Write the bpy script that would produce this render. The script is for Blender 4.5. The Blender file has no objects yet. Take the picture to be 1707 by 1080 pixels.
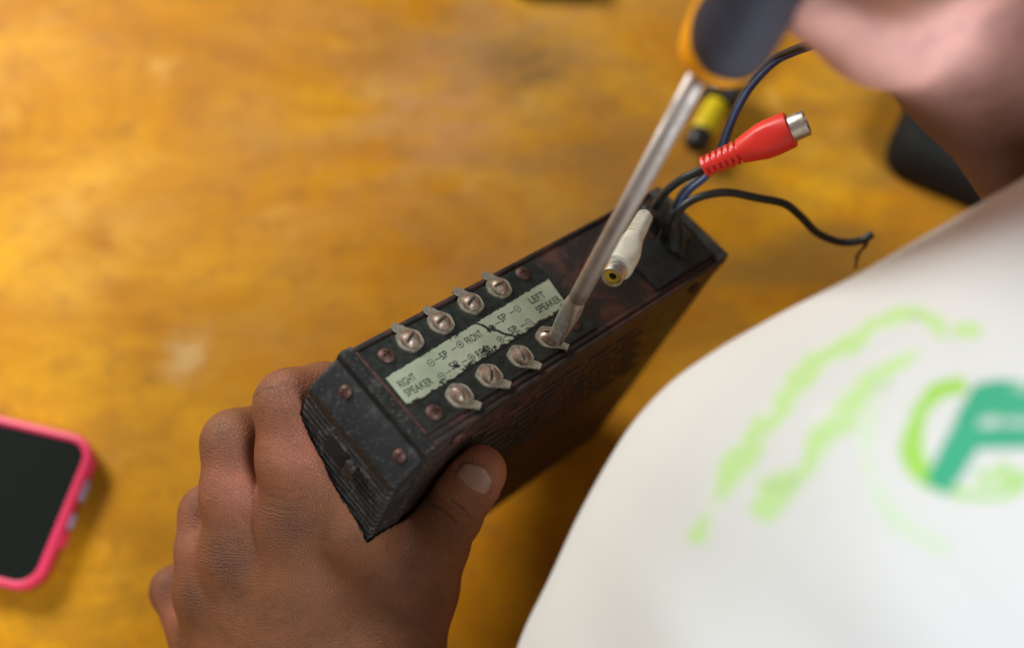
import bpy, bmesh, math, random
import numpy as np
from mathutils import Vector, Matrix, noise as mnoise
random.seed(7); rng = np.random.default_rng(7)
rad = math.radians

# ---------------------------------------------------------------- camera
PH = rad(24.0)                      # camera looks this far off straight down
F, CX, CY = 1782.56, 853.5, 540.0
R0 = np.array([[0.69102029, 0.65164716, -0.31280496],
               [0.3991248, -0.70477628, -0.58650643],
               [-0.60265277, 0.28043962, -0.74710325]])     # amplifier axes (length, width, depth) seen from the camera
T0 = np.array([-0.04881323, -0.00837769, -0.32275029])
L, W, D = 0.150, 0.03869, 0.13498
NCAM = np.array([0, math.sin(PH), math.cos(PH)])            # table normal seen from the camera
HC = -min(float((T0 + R0 @ np.array([a, b, D])) @ NCAM) for a in (0, L) for b in (0, W)) + 0.001
scene = bpy.context.scene
cam = bpy.data.cameras.new('camera'); camo = bpy.data.objects.new('camera', cam)
scene.collection.objects.link(camo); scene.camera = camo
camo.location = (0, 0, HC); camo.rotation_euler = (PH, 0, 0)
cam.sensor_width = 36.0; cam.lens = F / 1707 * 36.0
cam.clip_start = 0.01; cam.clip_end = 60
cam.dof.use_dof = True; cam.dof.focus_distance = 0.343; cam.dof.aperture_fstop = 3.7; cam.dof.aperture_blades = 0
CM = Matrix.Translation((0, 0, HC)) @ Matrix.Rotation(PH, 4, 'X')
CMn = np.array(CM)

# ---------------------------------------------------------------- light
world = bpy.data.worlds.new('World'); scene.world = world; world.use_nodes = True
bgn = world.node_tree.nodes['Background']; bgn.inputs[0].default_value = (1.0, 0.97, 0.93, 1); bgn.inputs[1].default_value = 0.11
def area(name, loc, target, sx, sy, power, col):
    l = bpy.data.lights.new(name, 'AREA'); l.shape = 'RECTANGLE'; l.size = sx; l.size_y = sy; l.energy = power; l.color = col
    o = bpy.data.objects.new(name, l); scene.collection.objects.link(o); o.location = loc
    o.rotation_euler = (Vector(target) - Vector(loc)).to_track_quat('-Z', 'Y').to_euler(); return o
area('window_light', (-0.80, 0.95, 0.80), (-0.15, 0.2, 0.0), 0.5, 0.45, 19, (1.0, 0.97, 0.92))
area('room_light', (0.75, -0.60, 1.20), (0.15, 0.0, 0.3), 0.5, 0.5, 21, (0.90, 0.94, 1.0))
vs = scene.view_settings; vs.view_transform = 'Standard'; vs.look = 'None'; vs.exposure = 0; vs.gamma = 1; vs.use_curve_mapping = False

# ---------------------------------------------------------------- helpers
def cp(px, py, z):                   # pixel + distance -> camera coordinates
    return np.array([(px - CX) / F * z, (CY - py) / F * z, -z])
def c2w(p): p = np.asarray(p, float); return (CMn[:3, :3] @ p.T).T + CMn[:3, 3]
def uvw(u, v, w): return T0 + R0 @ np.array([u, v, w])      # amplifier coordinates -> camera coordinates
def uv(px, py, off=-0.0015):         # pixel -> length/width coordinates on the amplifier's top face
    d = np.array([(px - CX) / F, (CY - py) / F, -1.0]); n = R0[:, 2]; o = T0 + n * off
    X = d * ((o @ n) / (d @ n)); Y = R0.T @ (X - T0); return Y[0], Y[1]
def tb(px, py, h=0.0):               # pixel -> world point at height h over the table
    d = CMn[:3, :3] @ np.array([(px - CX) / F, (CY - py) / F, -1.0]); k = (HC - h) / -d[2]
    return Vector((d[0] * k, d[1] * k, h))
AMP = CM @ Matrix([[*R0[i], T0[i]] for i in range(3)] + [[0, 0, 0, 1]])

def link(o, parent=None):
    scene.collection.objects.link(o)
    if parent is not None: o.parent = parent
    return o
def tag(o, label=None, cat=None, group=None, kind=None):
    for k, v in (('label', label), ('category', cat), ('group', group), ('kind', kind)):
        if v: o[k] = v
    return o
def empty(name, mw):
    o = bpy.data.objects.new(name, None); o.matrix_world = mw; o.empty_display_size = 0.02; return link(o)
def meshobj(name, verts, faces, mat, parent=None, smooth=True):
    me = bpy.data.meshes.new(name); me.from_pydata([tuple(map(float, v)) for v in verts], [], [tuple(map(int, f)) for f in faces])
    if mat: me.materials.append(mat)
    if smooth: me.polygons.foreach_set('use_smooth', [True] * len(me.polygons))
    me.update(); return link(bpy.data.objects.new(name, me), parent)
def bmobj(name, bm, mat, parent=None, smooth=False, sharp=None):
    bmesh.ops.recalc_face_normals(bm, faces=bm.faces)
    me = bpy.data.meshes.new(name); bm.to_mesh(me); bm.free()
    if mat: me.materials.append(mat)
    if smooth:
        me.polygons.foreach_set('use_smooth', [True] * len(me.polygons))
        if sharp: me.set_sharp_from_angle(angle=rad(sharp))
    return link(bpy.data.objects.new(name, me), parent)
def box(bm, a, b, bev=0.0, seg=2, mat=None):
    r = bmesh.ops.create_cube(bm, size=1.0); vs_ = r['verts']
    for v in vs_:
        v.co = Vector([(a[i] + b[i]) / 2 + v.co[i] * (b[i] - a[i]) for i in range(3)])
    if mat is not None:
        for v in vs_: v.co = mat @ v.co
    if bev:
        es = {e for v in vs_ for e in v.link_edges}
        bmesh.ops.bevel(bm, geom=list(es), offset=bev, segments=seg, affect='EDGES', profile=0.5)
def catmull(P, n=8):
    P = [np.asarray(p, float) for p in P]; Q = [2 * P[0] - P[1]] + P + [2 * P[-1] - P[-2]]; out = []
    for i in range(1, len(Q) - 2):
        a, b, c, d = Q[i - 1:i + 3]
        for t in np.linspace(0, 1, n, endpoint=False):
            out.append(0.5 * (2 * b + (c - a) * t + (2 * a - 5 * b + 4 * c - d) * t * t + (3 * b - 3 * c + d - a) * t ** 3))
    out.append(P[-1]); return out
def tube(P, r, n=12, cap=True, flat=None):
    """swept tube; r a number or a list; flat = (direction, factor) squashes sections"""
    P = [np.asarray(p, float) for p in P]; m = len(P); rr = r if hasattr(r, '__len__') else [r] * m
    T = [P[min(i + 1, m - 1)] - P[max(i - 1, 0)] for i in range(m)]; T = [t / (np.linalg.norm(t) + 1e-12) for t in T]
    a = np.cross(T[0], [0.3, 0.2, 0.93]); a /= np.linalg.norm(a); V = []; Fc = []
    for i in range(m):
        a = a - T[i] * (a @ T[i]); a /= np.linalg.norm(a); b = np.cross(T[i], a)
        for k in range(n):
            th = 2 * math.pi * k / n; V.append(P[i] + (a * math.cos(th) + b * math.sin(th)) * rr[i])
    for i in range(m - 1):
        for k in range(n): Fc.append((i * n + k, i * n + (k + 1) % n, (i + 1) * n + (k + 1) % n, (i + 1) * n + k))
    if cap: Fc.append(tuple(range(n))[::-1]); Fc.append(tuple(range((m - 1) * n, m * n)))
    return V, Fc
def lathe(prof, n=40, caps=True):
    """prof: (axial, radius) -> mesh round the local z axis"""
    V = []; Fc = []
    for z, r in prof:
        for k in range(n):
            th = 2 * math.pi * k / n; V.append((r * math.cos(th), r * math.sin(th), z))
    for i in range(len(prof) - 1):
        for k in range(n): Fc.append((i * n + k, i * n + (k + 1) % n, (i + 1) * n + (k + 1) % n, (i + 1) * n + k))
    if caps: Fc.append(tuple(range(n))[::-1]); Fc.append(tuple(range((len(prof) - 1) * n, len(prof) * n)))
    return V, Fc
def merge(*parts):
    V = []; Fc = []
    for v, f in parts:
        o = len(V); V += list(v); Fc += [tuple(i + o for i in q) for q in f]
    return V, Fc
def frame_to(p, d, up=(0, 0, 1)):    # matrix: local z along d, origin p (numpy, same space)
    d = np.asarray(d, float); d = d / np.linalg.norm(d); x = np.cross(up, d)
    if np.linalg.norm(x) < 1e-3: x = np.cross((0, 1, 0), d)
    x /= np.linalg.norm(x); y = np.cross(d, x)
    return Matrix([[x[i], y[i], d[i], p[i]] for i in range(3)] + [[0, 0, 0, 1]])
def xf(V, M): return [M @ Vector(v) for v in V]

# ---- signed distance tools: bodies are grown as one continuous surface
def rcone(P, a, b, r1, r2):
    a = np.asarray(a, np.float32); b = np.asarray(b, np.float32); ba = b - a; l2 = float(ba @ ba)
    pa = P - a; h = np.clip((pa @ ba) / l2, 0, 1); return np.linalg.norm(pa - h[..., None] * ba, axis=-1) - (r1 + (r2 - r1) * h)
def ellip(P, c, Rm, s):
    q = (P - np.asarray(c, np.float32)) @ np.asarray(Rm, np.float32); s = np.asarray(s, np.float32)
    k0 = np.linalg.norm(q / s, axis=-1); k1 = np.linalg.norm(q / (s * s), axis=-1); return k0 * (k0 - 1) / (k1 + 1e-9)
def smin(a, b, k):
    h = np.maximum(k - np.abs(a - b), 0) / k; return np.minimum(a, b) - h * h * k * 0.25
def sdbox(P, lo, hi):
    c = (np.asarray(lo) + np.asarray(hi)) / 2; e = (np.asarray(hi) - np.asarray(lo)) / 2
    q = np.abs(P - c) - e; return np.linalg.norm(np.maximum(q, 0), axis=-1) + np.minimum(q.max(-1), 0)
def surfnet(fn, lo, hi, h):
    lo = np.asarray(lo, float); n = [int(math.ceil((hi[i] - lo[i]) / h)) + 1 for i in range(3)]
    ax = [lo[i] + np.arange(n[i]) * h for i in range(3)]
    G = np.empty(n, np.float32)
    for s in range(0, n[0], 16):
        X = np.stack(np.meshgrid(ax[0][s:s + 16], ax[1], ax[2], indexing='ij'), -1).astype(np.float32); G[s:s + 16] = fn(X)
    S = G < 0; c = [slice(0, -1), slice(1, None)]
    corner = {(i, j, k): (G[c[i], c[j], c[k]], S[c[i], c[j], c[k]]) for i in (0, 1) for j in (0, 1) for k in (0, 1)}
    acc = np.zeros([m - 1 for m in n] + [3], np.float32); cnt = np.zeros([m - 1 for m in n], np.float32)
    for p in corner:
        for a in range(3):
            if p[a] == 0:
                q = list(p); q[a] = 1; q = tuple(q); g0, s0 = corner[p]; g1, s1 = corner[q]; x = s0 != s1
                t = np.where(x, g0 / np.where(x, g0 - g1, 1), 0)
                for b in range(3): acc[..., b] += np.where(x, (t if b == a else p[b]), 0)
                cnt += x
    act = cnt > 0; idx = np.full(cnt.shape, -1, np.int64); idx[act] = np.arange(act.sum())
    cell = np.argwhere(act); V = lo + (cell + acc[act] / cnt[act][:, None]) * h; Fc = []
    for a in range(3):
        b, d = (a + 1) % 3, (a + 2) % 3
        sl0 = [slice(None)] * 3; sl1 = [slice(None)] * 3; sl0[a] = slice(0, -1); sl1[a] = slice(1, None)
        x = S[tuple(sl0)] != S[tuple(sl1)]; e = np.argwhere(x); inside = S[tuple(sl0)][x]
        ok = (e[:, b] > 0) & (e[:, d] > 0) & (e[:, b] < n[b] - 1) & (e[:, d] < n[d] - 1); e = e[ok]; inside = inside[ok]
        def ix(db, dd):
            q = e.copy(); q[:, b] -= db; q[:, d] -= dd; return idx[q[:, 0], q[:, 1], q[:, 2]]
        quad = np.stack([ix(1, 1), ix(0, 1), ix(0, 0), ix(1, 0)], 1); quad[~inside] = quad[~inside][:, ::-1]; Fc.append(quad)
    return V, np.concatenate(Fc)

# ---------------------------------------------------------------- materials
def newmat(name):
    m = bpy.data.materials.new(name); m.use_nodes = True; nt = m.node_tree; return m, nt, nt.nodes['Principled BSDF']
def setp(b, **k):
    for a, v in k.items():
        b.inputs[{'col': 'Base Color', 'rough': 'Roughness', 'metal': 'Metallic', 'coat': 'Coat Weight', 'crough': 'Coat Roughness',
                  'sss': 'Subsurface Weight', 'spec': 'Specular IOR Level', 'sheen': 'Sheen Weight'}[a]].default_value = (*v, 1) if a == 'col' else v
def N(nt, t, **k):
    n = nt.nodes.new(t)
    for a, v in k.items():
        if isinstance(a, str) and a.startswith('i_'):
            key = a[2:].replace('_', ' '); n.inputs[key].default_value = v
        else: setattr(n, a, v)
    return n
def noise(nt, co, scale, detail=4, rough=0.6, dist=0.0):
    n = N(nt, 'ShaderNodeTexNoise'); n.inputs['Scale'].default_value = scale; n.inputs['Detail'].default_value = detail
    n.inputs['Roughness'].default_value = rough; n.inputs['Distortion'].default_value = dist
    if co is not None: nt.links.new(co, n.inputs['Vector'])
    return n.outputs['Fac']
def ramp(nt, src, stops, interp='LINEAR'):
    r = N(nt, 'ShaderNodeValToRGB'); r.color_ramp.interpolation = interp; el = r.color_ramp.elements
    while len(el) < len(stops): el.new(0.5)
    for e, (p, c) in zip(el, stops): e.position = p; e.color = (*c, 1) if hasattr(c, '__len__') else (c, c, c, 1)
    nt.links.new(src, r.inputs[0]); return r.outputs[0]
def mix(nt, fac, a, b, mode='MIX'):
    m = N(nt, 'ShaderNodeMix', data_type='RGBA', blend_type=mode)
    for s, v in ((m.inputs[0], fac), (m.inputs[6], a), (m.inputs[7], b)):
        if hasattr(v, 'is_output'): nt.links.new(v, s)
        else: s.default_value = v if not hasattr(v, '__len__') else (*v, 1)
    return m.outputs[2]
def mth(nt, op, a, b=0.0, c=None):
    m = N(nt, 'ShaderNodeMath', operation=op)
    for s, v in zip(m.inputs, (a, b) if c is None else (a, b, c)):
        if hasattr(v, 'is_output'): nt.links.new(v, s)
        else: s.default_value = v
    return m.outputs[0]
def objco(nt): return N(nt, 'ShaderNodeTexCoord').outputs['Object']
def scaled(nt, co, s, rot=(0, 0, 0)):
    m = N(nt, 'ShaderNodeMapping'); m.inputs['Scale'].default_value = s; m.inputs['Rotation'].default_value = rot; nt.links.new(co, m.inputs['Vector']); return m.outputs[0]
def bump(nt, b, h, strength=0.3, dist=0.0005):
    n = N(nt, 'ShaderNodeBump'); n.inputs['Strength'].default_value = strength; n.inputs['Distance'].default_value = dist
    nt.links.new(h, n.inputs['Height']); nt.links.new(n.outputs[0], b.inputs['Normal'])
def simple(name, col, rough=0.5, metal=0.0, bs=0, bstr=0.2, var=0.0, **k):
    m, nt, b = newmat(name); setp(b, col=col, rough=rough, metal=metal, **k); co = objco(nt)
    if var:
        f = noise(nt, co, bs or 300, 5); c = ramp(nt, f, [(0.3, tuple(x * (1 - var) for x in col)), (0.7, tuple(min(1, x * (1 + var)) for x in col))])
        nt.links.new(c, b.inputs['Base Color']); nt.links.new(ramp(nt, f, [(0.3, rough * 0.8), (0.7, min(1, rough * 1.25))]), b.inputs['Roughness'])
    if bs: bump(nt, b, noise(nt, co, bs * 2, 4), bstr, 0.0003)
    return m

def mat_table():
    m, nt, b = newmat('lacquered_wood'); co = objco(nt)
    n1 = noise(nt, scaled(nt, co, (3.2, 6.5, 1), (0, 0, rad(28))), 1.6, 6, 0.62, 0.8)
    base = ramp(nt, n1, [(0.30, (0.40, 0.14, 0.004)), (0.48, (0.56, 0.232, 0.006)), (0.66, (0.76, 0.37, 0.014))])
    n2 = noise(nt, scaled(nt, co, (1, 1.7, 1), (0, 0, rad(30))), 9, 7, 0.65, 0.4)          # patch noise: worn lacquer, painted reflection haze, shade on the right
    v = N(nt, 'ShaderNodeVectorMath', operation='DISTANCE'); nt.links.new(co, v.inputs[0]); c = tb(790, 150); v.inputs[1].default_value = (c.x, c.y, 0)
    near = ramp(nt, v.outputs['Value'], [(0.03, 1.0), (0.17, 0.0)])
    worn = mth(nt, 'MULTIPLY', ramp(nt, n2, [(0.40, 0.0), (0.62, 1.0)]), near)  # hazy reflection painted in as greyed patches, along with some wear
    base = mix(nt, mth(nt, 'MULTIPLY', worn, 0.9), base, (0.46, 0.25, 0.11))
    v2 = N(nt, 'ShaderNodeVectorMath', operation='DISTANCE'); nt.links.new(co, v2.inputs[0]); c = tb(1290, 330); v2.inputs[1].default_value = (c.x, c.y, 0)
    shade_right = ramp(nt, v2.outputs['Value'], [(0.05, 1.0), (0.20, 0.0)])
    base = mix(nt, mth(nt, 'MULTIPLY', mth(nt, 'MULTIPLY', ramp(nt, n2, [(0.36, 0.0), (0.6, 1.0)]), shade_right), 0.85), base, (0.25, 0.135, 0.03))  # browner right side: body shade and light falloff painted into the wood
    n3 = noise(nt, co, 60, 6, 0.7); base = mix(nt, ramp(nt, n3, [(0.50, 0.0), (0.66, 0.55)]), base, (0.36, 0.15, 0.02))
    n4 = noise(nt, co, 23, 5, 0.6, 0.5); base = mix(nt, ramp(nt, n4, [(0.60, 0.0), (0.74, 0.5)]), base, (0.80, 0.47, 0.12))
    for px, py, r_, colr, am in ((110, 985, .13, (.42, .19, .012), .75), (318, 592, .020, (.85, .60, .28), .6), (160, 400, .06, (.80, .42, .05), .5), (620, 60, .05, (.40, .17, .02), .7), (830, 60, .05, (.33, .20, .08), .7), (880, 110, .03, (.16, .10, .05), .8),  # first blob paints the lower-left shade into the wood colour
                                 (430, 230, .04, (.44, .22, .05), .5), (740, 180, .05, (.55, .27, .12), .7), (460, 540, .05, (.62, .30, .05), .5), (170, 800, .05, (.46, .20, .02), .5), (1100, 250, .05, (.42, .20, .05), .6)):
        vv_ = N(nt, 'ShaderNodeVectorMath', operation='DISTANCE'); nt.links.new(co, vv_.inputs[0]); c = tb(px, py); vv_.inputs[1].default_value = (c.x, c.y, 0)
        f_ = mth(nt, 'MULTIPLY', ramp(nt, vv_.outputs['Value'], [(r_ * .2, 1.0), (r_, 0.0)]), ramp(nt, noise(nt, scaled(nt, co, (1, 1.6, 1), (0, 0, rad(py))), 26, 6, .7, .6), [(0.40, 0.0), (0.58, 1.0)]))
        base = mix(nt, mth(nt, 'MULTIPLY', f_, am), base, colr)
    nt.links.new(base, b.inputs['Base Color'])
    nt.links.new(ramp(nt, n2, [(0.3, 0.42), (0.7, 0.60)]), b.inputs['Roughness'])
    setp(b, coat=0.0, spec=0.09); bump(nt, b, noise(nt, co, 40, 4), 0.12, 0.002); return m
def mat_case():
    m, nt, b = newmat('rusty_black_steel'); co = objco(nt)
    n1 = noise(nt, co, 95, 8, 0.68, 0.3); n2 = noise(nt, co, 600, 5, 0.7)
    rust = mth(nt, 'MULTIPLY', ramp(nt, n1, [(0.47, 0.0), (0.61, 1.0)]), ramp(nt, n2, [(0.25, 0.5), (0.6, 1.0)]))
    c = mix(nt, rust, ramp(nt, n2, [(0.3, (0.012, 0.010, 0.009)), (0.7, (0.032, 0.026, 0.021))]), (0.085, 0.027, 0.018))
    c = mix(nt, ramp(nt, noise(nt, co, 260, 6), [(0.64, 0.0), (0.72, 0.7)]), c, (0.14, 0.045, 0.025))
    nt.links.new(c, b.inputs['Base Color']); nt.links.new(ramp(nt, n1, [(0.3, 0.38), (0.7, 0.72)]), b.inputs['Roughness'])
    bump(nt, b, n2, 0.35, 0.0004); return m
def mat_fascia():
    m, nt, b = newmat('worn_black_plastic'); co = objco(nt)
    n1 = noise(nt, co, 140, 9, 0.75, 0.4); n2 = noise(nt, co, 900, 4, 0.6)
    n3 = noise(nt, scaled(nt, co, (1, 3, 1)), 45, 3)
    dust = mth(nt, 'MULTIPLY', ramp(nt, n1, [(0.53, 0.0), (0.66, 1.0)]), ramp(nt, n3, [(0.46, 0.12), (0.60, 1.0)]))
    c = mix(nt, dust, (0.006, 0.007, 0.007), (0.12, 0.115, 0.11))
    g = N(nt, 'ShaderNodeNewGeometry'); c = mix(nt, ramp(nt, mth(nt, 'MULTIPLY', g.outputs['Pointiness'], n2), [(0.30, 0.0), (0.38, 0.5)]), c, (0.12, 0.115, 0.11))
    nt.links.new(c, b.inputs['Base Color']); nt.links.new(ramp(nt, n1, [(0.3, 0.48), (0.7, 0.75)]), b.inputs['Roughness'])
    bump(nt, b, mth(nt, 'ADD', n1, mth(nt, 'MULTIPLY', n2, 0.4)), 0.4, 0.0004); return m
def mat_skin():
    m, nt, b = newmat('skin'); co = objco(nt)
    a = N(nt, 'ShaderNodeAttribute', attribute_name='tone').outputs['Color']
    n1 = noise(nt, co, 70, 8, 0.72); n2 = noise(nt, co, 1100, 4, 0.7)
    c = mix(nt, 0.75, a, ramp(nt, n1, [(0.3, (0.55, 0.50, 0.48)), (0.5, (0.9, 0.88, 0.86)), (0.7, (1.15, 1.05, 1.0))]), 'MULTIPLY')
    vor = N(nt, 'ShaderNodeTexVoronoi', feature='DISTANCE_TO_EDGE'); vor.inputs['Scale'].default_value = 900; nt.links.new(scaled(nt, co, (1, 1, 1)), vor.inputs['Vector'])
    al = N(nt, 'ShaderNodeAttribute', attribute_name='along').outputs['Fac']; wr = N(nt, 'ShaderNodeAttribute', attribute_name='wrinkle').outputs['Fac']
    cr = N(nt, 'ShaderNodeAttribute', attribute_name='crease').outputs['Fac']
    ph = mth(nt, 'ADD', mth(nt, 'MULTIPLY', al, 5.2), mth(nt, 'MULTIPLY', noise(nt, co, 330, 5), 22.0))
    sn = mth(nt, 'MULTIPLY', mth(nt, 'SINE', ph, 0.0), wr)
    cell = ramp(nt, vor.outputs['Distance'], [(0.0, 0.0), (0.16, 1.0)])
    h = mth(nt, 'ADD', mth(nt, 'MULTIPLY', sn, 0.5), mth(nt, 'ADD', mth(nt, 'MULTIPLY', cell, 0.5), mth(nt, 'MULTIPLY', n2, 0.35)))
    h = mth(nt, 'SUBTRACT', h, mth(nt, 'MULTIPLY', cr, 2.2))
    c = mix(nt, mth(nt, 'MULTIPLY', cr, 0.65), c, (0.07, 0.024, 0.012))
    nt.links.new(c, b.inputs['Base Color'])
    setp(b, sss=0.06, rough=0.5, spec=0.45); b.inputs['Subsurface Radius'].default_value = (1.0, 0.35, 0.2); b.inputs['Subsurface Scale'].default_value = 0.0022
    nt.links.new(ramp(nt, n1, [(0.3, 0.50), (0.7, 0.66)]), b.inputs['Roughness'])
    bump(nt, b, h, 0.75, 0.00035); return m
def mat_label():
    m, nt, b = newmat('worn_silver_green_label'); co = objco(nt)
    s = N(nt, 'ShaderNodeSeparateXYZ'); nt.links.new(co, s.inputs[0])
    n1 = noise(nt, co, 420, 6, 0.75); n2 = noise(nt, co, 70, 4)
    vc = mth(nt, 'SUBTRACT', s.outputs[1], mth(nt, 'SUBTRACT', 0.0196, mth(nt, 'MULTIPLY', s.outputs[0], 0.028)))
    ed = mth(nt, 'MULTIPLY', mth(nt, 'ABSOLUTE', vc), 170.0)          # about 1 at the long edges
    low = mth(nt, 'MULTIPLY', vc, 28.0)
    q = mth(nt, 'ADD', mth(nt, 'MULTIPLY', mth(nt, 'POWER', ed, 6.0), 0.30), mth(nt, 'ADD', n1, low))
    dirt = ramp(nt, mth(nt, 'ADD', q, mth(nt, 'MULTIPLY', mth(nt, 'SUBTRACT', n2, 0.5), 0.35)), [(0.70, 0.0), (0.80, 1.0)])
    c = mix(nt, dirt, ramp(nt, n2, [(0.35, (0.31, 0.35, 0.25)), (0.65, (0.41, 0.445, 0.325))]), (0.02, 0.018, 0.015))
    nt.links.new(c, b.inputs['Base Color']); setp(b, rough=0.35, spec=0.5); b.inputs['Metallic'].default_value = 0.15
    bump(nt, b, n1, 0.15, 0.0002); return m
def mat_metal(name, col, rough, rust=0.4, rc=(0.16, 0.05, 0.03), sc=500, lo=0.5):
    m, nt, b = newmat(name); co = objco(nt); n = noise(nt, co, sc, 6, 0.7)
    f = ramp(nt, n, [(lo, 0.0), (lo + 0.14, rust)])
    nt.links.new(mix(nt, f, col, rc), b.inputs['Base Color']); nt.links.new(ramp(nt, f, [(0, 1.0), (1, 0.1)]), b.inputs['Metallic'])
    nt.links.new(ramp(nt, n, [(0.3, rough), (0.75, min(1, rough + 0.3))]), b.inputs['Roughness']); bump(nt, b, n, 0.2, 0.0002); return m
def mat_shirt():
    m, nt, b = newmat('white_cotton'); co = objco(nt)
    n = noise(nt, co, 6, 3); nt.links.new(ramp(nt, n, [(0.3, (0.69, 0.71, 0.69)), (0.7, (0.75, 0.76, 0.76))]), b.inputs['Base Color'])
    setp(b, rough=0.95, spec=0.15, sheen=0.15)
    w1 = noise(nt, scaled(nt, co, (1, 1, 8)), 900, 2); bump(nt, b, w1, 0.2, 0.0003); return m
def mat_print(name, col, gaps):
    m, nt, b = newmat(name); co = objco(nt); n = noise(nt, co, 105, 3, 0.6)
    at_ = N(nt, 'ShaderNodeAttribute', attribute_name='ink').outputs['Fac']; n = mth(nt, 'ADD', n, mth(nt, 'MULTIPLY', mth(nt, 'SUBTRACT', at_, 1.0), 0.30))
    nt.links.new(mix(nt, ramp(nt, n, [(gaps - 0.10, 1.0), (gaps + 0.08, 0.0)]), col, (0.72, 0.74, 0.73)), b.inputs['Base Color']); setp(b, rough=0.85, spec=0.15); return m
M = dict(table=mat_table(), case=mat_case(), fascia=mat_fascia(), skin=mat_skin(), label=mat_label(), shirt=mat_shirt(),
         board=simple('black_phenolic_board', (0.016, 0.019, 0.016), 0.42, bs=350, var=0.35),
         ink=simple('black_ink', (0.025, 0.03, 0.025), 0.6), crack=simple('dirty_crack', (0.008, 0.007, 0.006), 0.8),
         brass=mat_metal('aged_nickel_screw', (0.40, 0.345, 0.28), 0.42, 0.95, (0.15, 0.07, 0.045), 300, 0.41),
         lug=mat_metal('tinned_lug', (0.60, 0.57, 0.46), 0.40, 0.5, (0.30, 0.24, 0.14), 480, 0.52),
         rivet=mat_metal('rusty_screw', (0.12, 0.075, 0.062), 0.46, 0.9, (0.085, 0.03, 0.022), 600, 0.42),
         steel=mat_metal('brushed_steel', (0.36, 0.32, 0.29), 0.45, 0.3, (0.24, 0.20, 0.17), 120, 0.5),
         blade=mat_metal('ground_steel', (0.52, 0.48, 0.44), 0.38, 0.3, (0.3, 0.25, 0.2), 500, 0.5),
         nickel=mat_metal('nickel_plating', (0.62, 0.60, 0.54), 0.28, 0.25, (0.3, 0.27, 0.2), 500, 0.55),
         gold=simple('yellow_insulator', (0.55, 0.36, 0.03), 0.4), rubber=simple('dark_grey_rubber', (0.038, 0.040, 0.060), 0.5, bs=600, var=0.15),
         orange=simple('orange_plastic', (0.95, 0.40, 0.010), 0.36), redp=simple('red_plastic', (0.80, 0.035, 0.022), 0.42, bs=500, bstr=0.06, sss=0.1),
         whitep=simple('cream_plastic', (0.68, 0.66, 0.55), 0.45, bs=500, bstr=0.1, var=0.08), wire=simple('black_cable_sheath', (0.022, 0.026, 0.026), 0.45, bs=300, var=0.3),
         blue=simple('blue_cable_sheath', (0.035, 0.065, 0.16), 0.42, bs=300, var=0.2), blackp=simple('black_plastic', (0.016, 0.017, 0.017), 0.4, bs=400, var=0.3),
         hole=simple('dark_hole', (0.003, 0.003, 0.003), 0.9), copper=simple('copper_strands', (0.16, 0.08, 0.05), 0.5, 0.6),
         yellow=simple('yellow_plastic', (0.72, 0.55, 0.01), 0.35), pink=simple('pink_silicone', (0.86, 0.045, 0.13), 0.42, sss=0.05),
         darkred=simple('dark_red_shell', (0.42, 0.05, 0.02), 0.35), glass=simple('phone_glass', (0.010, 0.013, 0.011), 0.12), port=simple('lilac_port_trim', (0.42, 0.40, 0.62), 0.4),
         nail=simple('thumbnail', (0.36, 0.19, 0.135), 0.36, bs=260, var=0.12, sss=0.1), greylight=simple('dusty_black_plastic', (0.05, 0.05, 0.045), 0.55, bs=300, var=0.5),
         g1=mat_print('pale_green_print', (0.53, 0.76, 0.34), .36), g2=mat_print('lime_print', (0.36, 0.68, 0.12), .30), g3=mat_print('green_print', (0.06, 0.42, 0.24), .18),
         g4=mat_print('faint_green_print', (0.64, 0.76, 0.58), .4))

# ================================================================ the table
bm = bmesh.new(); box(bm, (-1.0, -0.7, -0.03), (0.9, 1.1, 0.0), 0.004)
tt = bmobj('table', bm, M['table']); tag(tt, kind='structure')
fl = bmobj('floor', (lambda b_: (box(b_, (-6, -6, -0.80), (6, 6, -0.75)), b_)[1])(bmesh.new()), simple('grey_floor', (0.25, 0.23, 0.21), 0.8, bs=8, var=0.2)); tag(fl, kind='structure')

# ================================================================ the amplifier
amp = empty('car_amplifier', AMP)
tag(amp, 'rusty black metal car amplifier box with speaker terminals, gripped at one end by a hand', 'amplifier')
bm = bmesh.new(); box(bm, (0, 0, 0), (L, W, D - 0.004), 0.0009)
bmobj('case', bm, M['case'], amp, True, 40)
bm = bmesh.new()                                    # folded rims along the long edges
box(bm, (0.0005, -0.0006, -0.0007), (L, 0.0008, 0.010), 0.0003); box(bm, (0.0005, W - 0.0008, -0.0007), (L, W + 0.0006, 0.0026), 0.0003)
box(bm, (0.0005, W - 0.0032, -0.0005), (L, W - 0.0018, 0.001), 0.0002)
bmobj('cover_rim', bm, M['case'], amp, True, 40)
bm = bmesh.new()
bm.free()
for (a, b_) in (((0.004, 0.003), (0.016, W - 0.003)), ((0.134, 0.003), (0.146, W - 0.003))):
    bm = bmesh.new(); box(bm, (a[0], a[1], D - 0.005), (b_[0], b_[1], D), 0.001); bmobj('foot_strip', bm, M['blackp'], amp, True, 40)

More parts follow.
